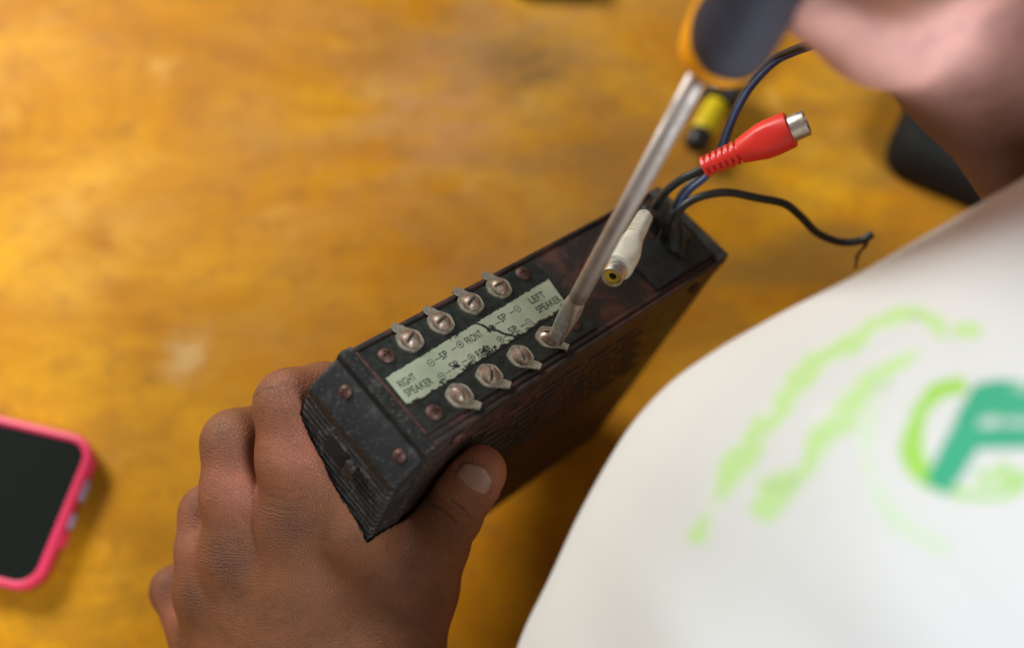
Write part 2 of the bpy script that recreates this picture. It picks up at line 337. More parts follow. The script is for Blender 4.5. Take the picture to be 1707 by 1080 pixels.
# vent louvres on the near side
bm = bmesh.new()
for r_ in range(8):
    w_ = 0.014 + r_ * 0.0062; sh = 0.004 * (r_ % 2)
    for k in range(6):
        u0 = 0.022 + k * 0.0145 + sh + r_ * 0.0035
        if u0 + 0.011 > 0.136: continue
        box(bm, (u0, W - 0.0004, w_), (u0 + 0.0115, W + 0.0007, w_ + 0.0011), 0.0003, 1, None)
bmobj('vent_louvre', bm, M['case'], amp, True, 40)
bm = bmesh.new()
for r_ in range(8):
    w_ = 0.014 + r_ * 0.0062; sh = 0.004 * (r_ % 2)
    for k in range(6):
        u0 = 0.022 + k * 0.0145 + sh + r_ * 0.0035
        if u0 + 0.011 > 0.136: continue
        box(bm, (u0, W - 0.0004, w_ + 0.0012), (u0 + 0.0115, W + 0.00012, w_ + 0.0024))
bmobj('vent_slot', bm, M['hole'], amp)
# fascia: profile in (u, w) extruded along the width
prof = [(0.0006, -0.0012), (-0.0028, -0.0013), (-0.0036, -0.0004), (-0.0040, 0.0022), (-0.0052, 0.0032), (-0.0118, 0.0095), (-0.0126, 0.0108)]
w_ = 0.0125
while w_ < D - 0.010:
    prof += [(-0.0126, w_), (-0.0126, w_ + 0.0012), (-0.0112, w_ + 0.0017), (-0.0112, w_ + 0.0024)]; w_ += 0.0029
prof += [(-0.0126, D - 0.006), (-0.011, D - 0.004), (0.0006, D - 0.004)]
bm = bmesh.new(); vmin, vmax = -0.0012, W + 0.0014; rings = []
nv = 48
for j in range(nv + 1):
    t = j / nv; v_ = vmin + (vmax - vmin) * t; edge = 0.0 if 0 < j < nv else 1.0
    ring = []
    for (u_, ww) in prof:
        k = 1 - 0.06 * edge if u_ < -0.005 else 1; nz_ = mnoise.noise((v_ * 260, ww * 420, u_ * 300)) + 0.6 * mnoise.noise((v_ * 900, ww * 900, 2)); k *= 1 + (0.030 if ww > 0.0125 else 0.006) * nz_ * (u_ < -0.003)
        ring.append(bm.verts.new((u_ * k, v_, ww + 0.0004 * edge * (1 if ww < 0.01 else 0))))
    rings.append(ring)
for j in range(nv):
    for i in range(len(prof) - 1): bm.faces.new((rings[j][i], rings[j][i + 1], rings[j + 1][i + 1], rings[j + 1][i]))
bm.faces.new(rings[0]); bm.faces.new(rings[-1][::-1])
fas = bmobj('fascia', bm, M['fascia'], amp, True, 25)
bm = bmesh.new(); box(bm, (-0.0129, 0.012, 0.0205), (-0.0105, 0.022, 0.027)); bmobj('fascia_slot', bm, M['hole'], fas)
bm = bmesh.new(); box(bm, (-0.0148, 0.0225, 0.0185), (-0.0118, 0.0262, 0.027), 0.0006); bmobj('slide_knob', bm, M['fascia'], fas, True, 40)
# terminal board
bm = bmesh.new()
P_ = [(0.0012, 0.0022), (0.0785, 0.0022), (0.0785, W - 0.0040), (0.0012, W - 0.0040)]
lo = [bm.verts.new((a, b_, 0.0002)) for a, b_ in P_]; hi = [bm.verts.new((a, b_, -0.0012)) for a, b_ in P_]
bm.faces.new(lo); bm.faces.new(hi[::-1])
for i in range(4): bm.faces.new((lo[i], lo[(i + 1) % 4], hi[(i + 1) % 4], hi[i]))
bmesh.ops.bevel(bm, geom=[e for e in bm.edges if all(v.co.z < 0 for v in e.verts)], offset=0.0003, segments=1, affect='EDGES')
bmobj('terminal_board', bm, M['board'], amp)
bm = bmesh.new(); box(bm, (0.0003, 0.0016, -0.0014), (0.0013, W - 0.0038, 0.0), 0.0002)
bmobj('board_edge_strip', bm, M['rivet'], amp, True, 40)
# label with torn edges
A_, B_, C_, D_ = [np.array(q) for q in ((0.0026, 0.0135), (0.0022, 0.0252), (0.0752, 0.0236), (0.0775, 0.0112))]
top = []; bot = []; n_ = 150
for i in range(n_ + 1):
    t = i / n_; j1 = 0.0004 * mnoise.noise((t * 40, 0, 0)) + 0.0003 * mnoise.noise((t * 120, 3, 0)); j2 = 0.0006 * mnoise.noise((t * 30, 9, 0)) + 0.0003 * mnoise.noise((t * 110, 5, 0))
    p = A_ + (D_ - A_) * t; top.append((p[0], p[1] + j1)); p = B_ + (C_ - B_) * t; bot.append((p[0], p[1] + j2))
V = []; Fc = []
for z_ in (-0.00135, -0.00115):
    for i in range(n_ + 1): V += [(*top[i], z_), (*bot[i], z_)]
for i in range(n_):
    a = 2 * i; Fc.append((a, a + 1, a + 3, a + 2)); b_ = 2 * (n_ + 1)
    Fc.append((a, a + 2, a + 2 + b_, a + b_)); Fc.append((a + 1, a + 1 + b_, a + 3 + b_, a + 3))
b_ = 2 * (n_ + 1); Fc.append((0, b_, b_ + 1, 1)); Fc.append((2 * n_, 2 * n_ + 1, 2 * n_ + 1 + b_, 2 * n_ + b_))
lab = meshobj('terminal_label', V, Fc, M['label'], amp, False); lab['label'] = 'worn pale green label strip printed with speaker wiring'
def text_mesh(txt, size, u_, v_, z_=-0.00142, sx=0.82, ang=0.0, align='LEFT'):
    c = bpy.data.curves.new('t', 'FONT'); c.body = txt; c.size = size; c.align_x = align; c.resolution_u = 3; c.offset = 0.00002
    o = bpy.data.objects.new('t', c); scene.collection.objects.link(o); dg = bpy.context.evaluated_depsgraph_get()
    me = bpy.data.meshes.new_from_object(o.evaluated_get(dg)); V = [np.array(v.co) for v in me.vertices]; Fc = [tuple(p.vertices) for p in me.polygons]
    bpy.data.objects.remove(o); bpy.data.curves.remove(c); bpy.data.meshes.remove(me); ca, sa = math.cos(ang), math.sin(ang)
    return [(u_ + (v[0] * sx) * ca - (-v[1]) * sa, v_ + (v[0] * sx) * sa + (-v[1]) * ca, z_) for v in V], Fc
def stroke(p, q, w=0.00022, z_=-0.00142):
    p = np.array(p); q = np.array(q); d = (q - p) / np.linalg.norm(q - p); n = np.array([-d[1], d[0]]) * w / 2
    return [(*(p - n), z_), (*(q - n), z_), (*(q + n), z_), (*(p + n), z_)], [(0, 3, 2, 1)]
def ringm(c, r=0.00135, w=0.0002, z_=-0.00142, n=24):
    V = [(c[0] + (r + s) * math.cos(2 * math.pi * k / n), c[1] + (r + s) * math.sin(2 * math.pi * k / n), z_) for s in (-w / 2, w / 2) for k in range(n)]
    return V, [(k, (k + 1) % n, n + (k + 1) % n, n + k) for k in range(n)]
ink = []
def text_fit(txt, size, p0, p1):        # baseline from pixel p0 to pixel p1
    a = np.array(uv(*p0)); b_ = np.array(uv(*p1)); d = b_ - a; l = np.linalg.norm(d)
    V, Fc = text_mesh(txt, size, 0, 0, sx=1.0); w0 = max(v[0] for v in V) - min(v[0] for v in V); x0 = min(v[0] for v in V); k = l / w0; ca, sa = d / l
    ink.append(([(a[0] + (v[0] - x0) * k * ca - v[1] * sa, a[1] + (v[0] - x0) * k * sa + v[1] * ca, v[2]) for v in V], Fc))
for p, plus in (((718.3, 604), 0), ((767, 573.6), 1), ((736.4, 626.4), 0), ((785.8, 595), 1), ((834.4, 565.3), 1), ((820.5, 546), 1), ((862.8, 514.4), 0), ((882, 536), 0)):
    c = uv(*p); ink.append(ringm(c, 0.00115, 0.00018)); ink.append(stroke((c[0] - 0.0007, c[1]), (c[0] + 0.0007, c[1])))
    if plus: ink.append(stroke((c[0], c[1] - 0.0007), (c[0], c[1] + 0.0007)))
for p, q in (((725, 600), (736, 594)), ((753, 583), (761, 578)), ((744, 622), (752, 617)), ((770, 604), (779, 599)), ((825.5, 540.5), (834, 536)), ((849.5, 522.5), (857, 518)), ((840.5, 561.5), (850, 556)), ((868, 544.5), (876, 539.5))):
    ink.append(stroke(uv(*p), uv(*q)))
for t_, z_, p, q in (('SP', .0036, (738.5, 599), (750, 592.2)), ('SP', .0036, (754.5, 616.5), (768, 609.5)), ('SP', .0036, (836.2, 537), (848, 530)), ('SP', .0036, (853.5, 557), (865.5, 550)),
                     ('FRONT', .0038, (781.5, 574), (807, 559)), ('REAR', .0038, (799, 596), (823, 583.5)), ('RIGHT', .0037, (669.5, 646.5), (696, 631)), ('SPEAKER', .0037, (680, 661), (724, 638)),
                     ('LEFT', .0037, (887, 506.5), (911, 493.5)), ('SPEAKER', .0037, (899.5, 521.5), (937, 500.5))): text_fit(t_, z_, p, q)
meshobj('lettering', *merge(*ink), M['ink'], lab, False)
cr = []
ck = [uv(*p) for p in ((782, 541), (792, 538), (803, 541), (815, 548), (828, 550), (840, 556), (855, 559), (868, 563))]
for i in range(len(ck) - 1): cr.append(stroke(ck[i], ck[i + 1], 0.0006 + 0.0005 * random.random(), -0.00145))
for (px, py, n, s) in ((762, 610, 14, 5), (812, 586, 26, 9), (824, 580, 12, 5), (738, 636, 8, 6), (818, 549, 12, 6), (752, 560, 7, 8), (835, 598, 10, 8)):      # flaked spots
    for _ in range(n):
        c = uv(px + random.gauss(0, s * .6), py + random.gauss(0, s * .45)); r = random.uniform(0.0001, 0.00055); k_ = 7
        V = [(c[0] + r * random.uniform(.6, 1.3) * math.cos(6.283 * k / k_), c[1] + r * random.uniform(.6, 1.3) * math.sin(6.283 * k / k_), -0.00148 - 0.00001 * random.random()) for k in range(k_)]
        cr.append((V, [tuple(range(k_))[::-1]]))
meshobj('flaked_spots', *merge(*cr), M['crack'], lab, False)

# screws
def screw_mesh(kind, r, hgt, slot):
    def fn(P):
        x, y, z = P[..., 0], P[..., 1], P[..., 2]; q = np.sqrt(x * x + y * y)
        Rs = (r * r + (hgt * .8) ** 2) / (2 * hgt * .8)
        dome = np.sqrt(q * q + (z - (hgt - Rs)) ** 2) - Rs
        d = np.maximum(np.maximum(dome, q - r), -z)
        if kind == 'slot': c = np.maximum(np.abs(y) - slot, (hgt * 0.42) - z)
        else:
            a = np.maximum(np.abs(x) - slot, np.abs(y) - r * 0.52); b = np.maximum(np.abs(y) - slot, np.abs(x) - r * 0.52); c = np.maximum(np.minimum(a, b), (hgt * 0.45) - z)
        return smin(np.maximum(d, -c), d + 1, 0.0001) if False else np.maximum(d, -c)
    h = r / 26
    V, Fc = surfnet(fn, (-r * 1.1, -r * 1.1, -h * 2.3), (r * 1.1, r * 1.1, hgt * 1.15), h)
    me = bpy.data.meshes.new('screw'); me.from_pydata(V.tolist(), [], Fc.tolist()); me.polygons.foreach_set('use_smooth', [True] * len(me.polygons)); me.set_sharp_from_angle(angle=rad(50)); return me
term_me = screw_mesh('slot', 0.0032, 0.0023, 0.00048); term_me.materials.append(M['brass'])
mount_me = screw_mesh('cross', 0.0027, 0.0016, 0.00034); mount_me.materials.append(M['rivet'])
def lug_mesh():
    bm = bmesh.new(); pts = []
    for k in range(26):
        th = rad(104 + k * (332 / 25)); r = 0.0044 * (1 + 0.035 * math.cos(6 * th)); pts.append((r * math.cos(th), r * math.sin(th)))
    pts += [(0.0013, 0.0042), (0.0014, 0.0070), (0.0011, 0.0074), (-0.0012, 0.0071), (-0.0013, 0.0052)]
    lo = [bm.verts.new((x, y, 0.0)) for x, y in pts]; hi = [bm.verts.new((x, y, 0.0006 + (0.0003 if y > 0.006 else 0))) for x, y in pts]
    bm.faces.new(lo[::-1]); bm.faces.new(hi)
    for i in range(len(pts)): j = (i + 1) % len(pts); bm.faces.new((lo[i], lo[j], hi[j], hi[i]))
    me = bpy.data.meshes.new('lug'); bmesh.ops.recalc_face_normals(bm, faces=bm.faces); bm.to_mesh(me); bm.free(); me.materials.append(M['lug']); return me
lug_me = lug_mesh()
def on_top(u_, v_, z_, ang=0.0, tilt=(0, 0)):   # local z out of the top face
    return Matrix.Translation((u_, v_, z_)) @ Matrix.Rotation(math.pi, 4, 'X') @ Matrix.Rotation(ang, 4, 'Z') @ Matrix.Rotation(tilt[0], 4, 'X') @ Matrix.Rotation(tilt[1], 4, 'Y')
terms = [(685, 562, 12, 20), (737, 533, 10, 8), (787, 501, 12, 15), (834, 475, 9, -6), (768, 655, 205, 80), (818, 622, 208, 50), (870, 590, 205, 62), (917, 558, 203, 120)]
for i, (px, py, la, sa) in enumerate(terms):
    u_, v_ = uv(px, py, -0.0030)
    o = link(bpy.data.objects.new('terminal_screw', term_me), amp)
    MO = on_top(u_, v_, -0.0019, rad(sa), (rad(random.uniform(-4, 4)), rad(random.uniform(-4, 4)))); o.matrix_local = MO
    g = link(bpy.data.objects.new('lug', lug_me), o)
    g.matrix_local = MO.inverted() @ on_top(u_, v_, -0.00125, rad(la))
for (px, py) in ((645, 590), (873, 454), (725, 685), (958, 537)):
    u_, v_ = uv(px, py, -0.002); o = link(bpy.data.objects.new('mounting_screw', mount_me), amp); o.matrix_local = on_top(u_, v_, -0.0011, random.uniform(0, 1.5))
# screws of fascia (on its sloping face) and case side
sl = np.array([-0.0066, 0.0063]); nrm = np.array([-sl[1], sl[0]]); nrm /= np.linalg.norm(nrm)   # slope direction and outward normal (u,w)
for v_ in (0.0075, 0.0335):
    o = link(bpy.data.objects.new('fascia_screw', mount_me), fas)
    n3 = np.array([-0.69, 0, -0.724]); o.matrix_local = frame_to((-0.0072, v_ + .001, 0.00500), n3, (0, 1, 0)) @ Matrix.Scale(0.8, 4)
for (u_, w__) in ((0.013, 0.0045), (0.137, 0.007)):
    o = link(bpy.data.objects.new('side_screw', mount_me), amp); o.matrix_local = frame_to((u_, W + 0.0002, w__ + 0.002), (0, 1, 0))
o = link(bpy.data.objects.new('side_screw', mount_me), amp); o.matrix_local = frame_to((0.0105, -0.0002, 0.004), (0, -1, 0))
# rear end: raised plate, strain relief, grey edging
bm = bmesh.new(); box(bm, (0.112, 0.017, -0.0016), (0.1465, W - 0.0035, 0.0), 0.0004); bmobj('rear_cover', bm, M['blackp'], amp, True, 40)
bm = bmesh.new(); box(bm, (0.1462, 0.0, -0.0022), (0.1515, W, 0.008), 0.0006); bmobj('rear_edging', bm, M['greylight'], amp, True, 40)
bm = bmesh.new(); box(bm, (0.131, 0.006, -0.007), (0.144, 0.018, -0.0002), 0.0016, 3); box(bm, (0.129, 0.0185, -0.0052), (0.142, 0.0262, -0.0002), 0.0014, 3)
bmobj('strain_relief', bm, M['blackp'], amp, True, 40)

# ---- leads
AI = AMP.inverted()
def toamp(P): return [np.array(AI @ Vector(c2w(p))) for p in P]
def lead(name, pts, r, mat, parent=None, n=8, label=None):
    V, Fc = tube(catmull(toamp([cp(*p) for p in pts]), n), r, 12); o = meshobj(name, V, Fc, mat, parent or amp)
    if label: o['label'] = label
    return o
red = lead('cable_lead', [(1093, 372, .395), (1090, 350, .386), (1108, 322, .378), (1135, 300, .372), (1162, 287, .368), (1182, 276, .365)], 0.00155, M['wire'], label='short black cable ending in a red phono socket')
a = toamp([cp(1173, 279, .365)])[0]; b_ = toamp([cp(1345, 204, .350)])[0]
d = b_ - a; Lp = np.linalg.norm(d); MR = frame_to(a, d, np.array(AI.to_3x3() @ Vector(c2w(cp(853, 540, 0.0)) - c2w(cp(853, 540, 1.0)))))
def plug_parts(parent, MR, Lp, s, matb, ribs=6):
    prof = [(0, 0.0012)]; nr = ribs; rl = Lp * 0.36
    for i in range(nr):
        z0 = rl * i / nr; dz = rl / nr; R_ = s * (0.56 + 0.10 * i / nr)
        prof += [(z0 + 0.0001, R_), (z0 + dz * 0.56, R_ * 1.01), (z0 + dz * 0.60, R_ * 0.70), (z0 + dz * 0.97, R_ * 0.70)]
    prof += [(rl + 0.0001, s * 0.66), (rl + 0.1 * Lp, s * 0.80), (rl + 0.22 * Lp, s * 0.97), (rl + 0.30 * Lp, s), (Lp * 0.80, s * 0.98), (Lp * 0.845, s * 0.95), (Lp * 0.855, s * 0.85)]
    V, Fc = lathe(prof, 48)
    V2 = []
    for (x, y, z) in V:                      # flattened thumb panels and a spine along the ribbed tail
        r = math.hypot(x, y); th = math.atan2(y, x)
        if rl * 1.15 < z < Lp * 0.8 and r > 0.001:
            k = min(1, (z - rl * 1.15) / 0.003, (Lp * 0.8 - z) / 0.002); lim = s * (0.80 if True else 1)
            if abs(y) > lim: y = math.copysign(lim + (abs(y) - lim) * (1 - k * 0.9), y)
        if z < rl and abs(math.sin(th)) > 0.93: f_ = s * 0.60 / max(r, 1e-6); f_ = max(1, min(f_, 1.5)) if r > 0.0015 else 1; x *= f_; y *= f_
        V2.append((x, y, z))
    bdy = meshobj('plug_sleeve', xf(V2, MR), Fc, matb, parent); bdy.data.set_sharp_from_angle(angle=rad(40))
    sr = s * 0.70
    V, Fc = lathe([(Lp * 0.84, sr * 0.9), (Lp * 0.84, sr), (Lp * 0.99, sr), (Lp, sr * 0.97), (Lp, sr * 0.80), (Lp * 0.985, sr * 0.76), (Lp * 0.90, sr * 0.76)], 40, True)
    o = meshobj('socket_barrel', xf(V, MR), Fc, M['nickel'], parent); o.data.set_sharp_from_angle(angle=rad(35))
    V, Fc = lathe([(Lp * 0.90, sr * 0.74), (Lp * 0.978, sr * 0.74), (Lp * 0.978, sr * 0.36), (Lp * 0.95, sr * 0.34)], 32)
    o = meshobj('socket_insulator', xf(V, MR), Fc, M['gold'], parent); o.data.set_sharp_from_angle(angle=rad(35))
    V, Fc = lathe([(Lp * 0.90, sr * 0.33), (Lp * 0.970, sr * 0.33)], 24); meshobj('socket_hole', xf(V, MR), Fc, M['hole'], parent)
plug_parts(red, MR, Lp, 0.0064, M['redp'])
wht = lead('cable_lead', [(1112, 392, .390), (1104, 372, .384), (1092, 358, .378), (1078, 356, .373), (1070, 366, .371)], 0.0014, M['wire'], label='short black cable ending in a cream phono socket')
a = toamp([cp(1074, 362, .374)])[0]; b_ = toamp([cp(1020, 463, .347)])[0]; d = b_ - a; Lp = np.linalg.norm(d)
MW = frame_to(a, d, np.array(AI.to_3x3() @ Vector(c2w(cp(853, 540, 0.0)) - c2w(cp(853, 540, 1.0)))))
plug_parts(wht, MW, Lp, 0.0053, M['whitep'], 8)
tw = [(1110, 395, .394), (1120, 355, .387), (1140, 318, .382), (1172, 290, .379), (1196, 254, .377), (1212, 215, .374), (1228, 178, .371), (1250, 140, .368), (1285, 102, .362), (1320, 84, .352), (1370, 66, .335), (1420, 40, .325)]
lead('cable_lead', tw, 0.00125, M['wire'], label='twin black and blue cable running up behind the screwdriver handle')
lead('cable_lead', [(p[0] + 5 + 2 * math.sin(i), p[1] + 3, p[2] - 0.0008) for i, p in enumerate(tw[1:])], 0.00120, M['blue'], label='blue conductor running beside the black one')
lw = lead('cable_lead', [(1128, 420, .386), (1124, 395, .385), (1125, 368, .384), (1138, 345, .382), (1168, 328, .380), (1212, 321, .380), (1262, 330, .382), (1308, 340, .386), (1336, 362, .392), (1362, 388, .398), (1398, 403, .402), (1432, 402, .402), (1455, 390, .400)], 0.00150, M['wire'], label='long loose black cable with bare frayed end')
stn = []
for k in range(5):
    p = [(1448 + random.uniform(-3, 3), 394, .4005), (1441 + random.uniform(-5, 5), 410, .403), (1431 + random.uniform(-4, 4), 425, .406), (1430 + random.uniform(-7, 5), 447, .408)]
    stn.append(tube(catmull(toamp([cp(*q_) for q_ in p]), 6), 0.00026, 6))
meshobj('bare_strands', *merge(*stn), M['copper'], lw)
lead('cable_lead', [(1100, 398, .392), (1108, 378, .386), (1119, 360, .384), (1126, 352, .386), (1135, 375, .388), (1139, 405, .390), (1134, 428, .392)], 0.0009, M['wire'], label='thin black wire looped over the strain relief')

# ================================================================ the screwdriver in use
tip = cp(925, 566, .3470); top = cp(1163, 130, .2620); ax = top - tip; Ls = np.linalg.norm(ax); axn = ax / Ls
SD = CM @ frame_to(tip, axn, (1, 0, 0))
drv = empty('screwdriver', SD); tag(drv, 'screwdriver with orange and dark grey grip, its steel blade on a terminal screw', 'screwdriver')
V = []; Fc = []; n = 28; secs = [(0.0, 0.0030, 0.00042), (0.004, 0.0031, 0.0006), (0.011, 0.0034, 0.0013), (0.017, 0.0033, 0.0021), (0.022, 0.0028, 0.0027), (0.028, 0.0028, 0.0028), (Ls + 0.008, 0.0028, 0.0028)]
TW = rad(38)
def blade_tube(secs):
    V = []; Fc = []
    for z, a, b_ in secs:
        for k in range(n):
            th = 2 * math.pi * k / n; e = 0.55 if z < 0.02 else 1.0
            x = a * math.copysign(abs(math.cos(th)) ** e, math.cos(th)); y = b_ * math.copysign(abs(math.sin(th)) ** e, math.sin(th))
            V.append((x * math.cos(TW) - y * math.sin(TW), x * math.sin(TW) + y * math.cos(TW), z))
    for i in range(len(secs) - 1):
        for k in range(n): Fc.append((i * n + k, i * n + (k + 1) % n, (i + 1) * n + (k + 1) % n, (i + 1) * n + k))
    Fc.append(tuple(range(n))[::-1]); Fc.append(tuple(range((len(secs) - 1) * n, len(secs) * n))); return V, Fc
o = meshobj('blade_tip', *blade_tube(secs[:5]), M['blade'], drv); o.data.set_sharp_from_angle(angle=rad(45))
o = meshobj('shaft', *blade_tube(secs[4:]), M['steel'], drv)
hp = [(0, .0060), (.001, .0092), (.003, .0113), (.007, .0125), (.013, .0129), (.022, .0124), (.034, .0116), (.050, .0124), (.070, .0130), (.088, .0120), (.098, .0090), (.100, .004)] 
hp = [(a, b_ * .86) for a, b_ in hp]
off = -np.array((SD.inverted().to_3x3()) @ Vector(c2w((-1, 0, 0)) - c2w((0, 0, 0)))); off[2] = 0; off *= .0016 / np.linalg.norm(off)
V, Fc = lathe([(Ls + 0.003 + a, b_ * 0.96) for a, b_ in hp], 48); V = [(v[0] + off[0], v[1] + off[1], v[2]) for v in V]; meshobj('handle_core', V, Fc, M['orange'], drv)
# camera-facing direction inside the handle's own frame
toc = np.array((SD.inverted().to_3x3()) @ Vector(c2w((0, 0, 0)) - c2w(top))); fa = math.atan2(toc[1], toc[0]); tox = np.array((SD.inverted().to_3x3()) @ Vector(c2w((-1, 0, 0)) - c2w((0, 0, 0)))); LS = 1 if math.sin(math.atan2(tox[1], tox[0]) - fa) > 0 else -1   # LS: turning sense towards the viewer's left
V = []; Fc = []; nz = 40; na = 60
hz = lambda z: np.interp(z, [p[0] for p in hp], [p[1] for p in hp])
for i in range(nz):
    for k in range(na + 1):
        t = -1 + 2 * k / na; th = fa + LS * (rad(-17) + t * rad(80))
        zb = 0.0046 + 0.0085 * max(0, t) ** 2.5; z = zb + (0.096 - zb) * i / (nz - 1)
        e = 1 - max(0, (abs(t) - 0.9) / 0.1) ** 2; e2 = min(1, i / 2.0)
        r = hz(z) * 0.96 + 0.0011 * e * e2 - 0.0002; V.append((r * math.cos(th) + off[0], r * math.sin(th) + off[1], Ls + 0.003 + z))
for i in range(nz - 1):
    for k in range(na): a = i * (na + 1) + k; Fc.append((a, a + 1, a + na + 2, a + na + 1))
meshobj('grip', V, Fc, M['rubber'], drv)

# ================================================================ things lying on the table
# second screwdriver
a = tb(1206, 150, 0.011); b_ = tb(1160, 240, 0.011); dd = (b_ - a); ln = dd.length; MS = frame_to(np.array(a), np.array(dd))
sd2 = empty('small_screwdriver', MS); tag(sd2, 'small tool with yellow handle and black ends lying on the table behind the cables', 'screwdriver')
o = meshobj('handle', *lathe([(0.006, .0045), (0.008, .0060), (0.014, .0058), (ln - 0.010, .0066), (ln - 0.006, .0064)], 32), M['yellow'], sd2)
o = meshobj('end_cap', *lathe([(ln - 0.007, .0067), (ln - 0.002, .0068), (ln + 0.002, .0058), (ln + 0.004, .003)], 32), M['blackp'], sd2)
o = meshobj('collar', *lathe([(-0.010, .0050), (-0.007, .0100), (0.007, .0104), (0.010, .0060)], 32), M['blackp'], sd2)
o = meshobj('shaft', *lathe([(-0.060, .0018), (-0.008, .0018)], 16), M['steel'], sd2)
# phone in pink case
hP = 0.011
pb = tb(152, 745, hP); pc = tb(60, 966, hP); px_ = (pc - pb); wd = px_.length + 0.010; px_.normalize(); py_ = Vector((0, 0, 1)).cross(px_) * -1
if (tb(0, 700, hP) - pb).dot(py_) < 0: py_ = -py_
Z = px_.cross(py_)
if Z.z < 0: flip = True
org = pb - px_ * 0.004 + py_ * 0.0 - py_ * 0.002
MP = Matrix([[px_[i], py_[i], (0, 0, 1)[i], (org[0], org[1], 0)[i]] for i in range(3)] + [[0, 0, 0, 1]])
ph = empty('phone', MP); tag(ph, 'smartphone with dark screen in a bright pink and red case', 'phone')
def rrect(x0, y0, x1, y1, r, n=8):
    P = []
    for cx_, cy_, a0 in ((x1 - r, y1 - r, 0), (x0 + r, y1 - r, 90), (x0 + r, y0 + r, 180), (x1 - r, y0 + r, 270)):
        for k in range(n + 1): th = rad(a0 + 90 * k / n); P.append((cx_ + r * math.cos(th), cy_ + r * math.sin(th)))
    return P
def loft(rings_, closed_caps=True):
    V = []; Fc = []; n = len(rings_[0])
    for R_ in rings_: V += R_
    for i in range(len(rings_) - 1):
        for k in range(n): Fc.append((i * n + k, i * n + (k + 1) % n, (i + 1) * n + (k + 1) % n, (i + 1) * n + k))
    if closed_caps: Fc.append(tuple(range(n))[::-1]); Fc.append(tuple(range((len(rings_) - 1) * n, len(rings_) * n)))
    return V, Fc
LP = 0.150
def rr3(ins, z, r=0.012): return [(x, y, z) for x, y in rrect(ins, ins, wd - ins, LP - ins, max(r - ins, 0.002))]
def obj3(name, V, Fc, mat, parent, ang=40):
    bm = bmesh.new(); vv = [bm.verts.new(v) for v in V]
    for f in Fc: bm.faces.new([vv[i] for i in f])
    return bmobj(name, bm, mat, parent, True, ang)
obj3('case_shell', *loft([rr3(.0022, 0.0, ), rr3(.0006, .0012), rr3(.0002, .0077)]), M['darkred'], ph)
obj3('case_bumper', *loft([rr3(.0003, .0077), rr3(-.0003, .0080), rr3(-.0003, .0105), rr3(.0004, .0116), rr3(.0020, .0120), rr3(.0032, .0114), rr3(.0036, .0104)], False), M['pink'], ph)
obj3('screen', *loft([rr3(.0030, .0052), rr3(.0030, .0106)]), M['glass'], ph)
bm = bmesh.new(); box(bm, (0.018, -0.0012, 0.0032), (0.028, 0.001, 0.0074), 0.0007); box(bm, (0.034, -0.0012, 0.0034), (0.041, 0.001, 0.0072), 0.0007)
bmobj('port_trim', bm, M['port'], ph, True, 40)
for lo_, hi2 in (((0.009, -0.0014, 0.0052), (0.017, 0.001, 0.0100)), ((0.0425, -0.0016, 0.0030), (0.050, 0.001, 0.0095))):
    bm = bmesh.new(); box(bm, lo_, hi2, 0.0009); bmobj('case_tab', bm, M['pink'], ph, True, 40)
# black case at upper right, behind the forearm
c = tb(1590, 272, 0.0)
V = []; rings_ = []
for z, ins in ((0, .004), (.003, .001), (.012, 0), (.022, .001), (.028, .005), (.030, .012)):
    rings_.append([(x, y, z) for x, y in rrect(-0.036 + ins, -0.026 + ins, 0.06 - ins, 0.030 - ins, 0.016 - ins * .5)])
pc_ = obj3('black_pouch', *loft(rings_), simple('black_fabric', (0.012, 0.012, 0.011), 0.75, bs=300, var=0.3, spec=0.2), None); pc_.matrix_world = Matrix.Translation(c) @ Matrix.Rotation(rad(-28), 4, 'Z')
tag(pc_, 'black rounded pouch on the table partly hidden by the forearm', 'pouch')
c = tb(930, -8, 0.0); rings_ = [[(x, y, z) for x, y in rrect(-0.028 + i_, -0.003 + i_, 0.024 - i_, 0.05 - i_, 0.006)] for z, i_ in ((0, .001), (.002, 0), (.008, 0), (.010, .001))]
bp = obj3('black_box', *loft(rings_), M['blackp'], None); bp.matrix_world = Matrix.Translation(c) @ Matrix.Rotation(rad(-3), 4, 'Z')
tag(bp, 'flat black box at the far edge of the view on the table', 'box')

# ================================================================ the person
per = empty('person', Matrix.Translation(tuple(c2w(cp(1700, 1100, .30)))))
tag(per, 'person in white green-printed shirt holding the black box and a screwdriver', 'person')
PI_ = per.matrix_world.inverted()
def addbody(V, tone): return V
# ---- left hand (holds the amplifier)
K = lambda *p: cp(*p).astype(np.float32)
U = lambda a, b_, c_: uvw(a, b_, c_).astype(np.float32)
fingers = {
 'index': [(K(497, 862, .352), .0125), (K(494, 762, .3455), .0125), (K(484, 674, .344), .0112), (K(540, 657, .352), .0101), (U(.020, -.0095, .052), .0085)],
 'middle': [(K(398, 925, .362), .0120), (K(395, 822, .358), .0118), (K(391, 737, .358), .0106), (K(455, 712, .372), .0094), (U(.016, -.010, .078), .0084)],
 'ring': [(K(352, 985, .372), .0115), (K(349, 915, .372), .0112), (K(349, 856, .375), .0100), (K(410, 815, .390), .0088), (U(.012, -.010, .098), .0080)],
 'pinky': [(K(345, 1065, .384), .0110), (K(315, 1022, .390), .0090), (K(293, 983, .394), .0087), (K(350, 950, .408), .0080), (U(.004, -.010, .118), .0072)],
}
thumb = [(K(628, 1130, .362), .0200), (K(686, 985, .366), .0150), (K(722, 908, .362), .0117), (K(751, 856, .352), .0101), (K(776, 815, .3435), .0093), (K(794, 791, .3395), .0085), (K(801, 784, .3388), .0076)]
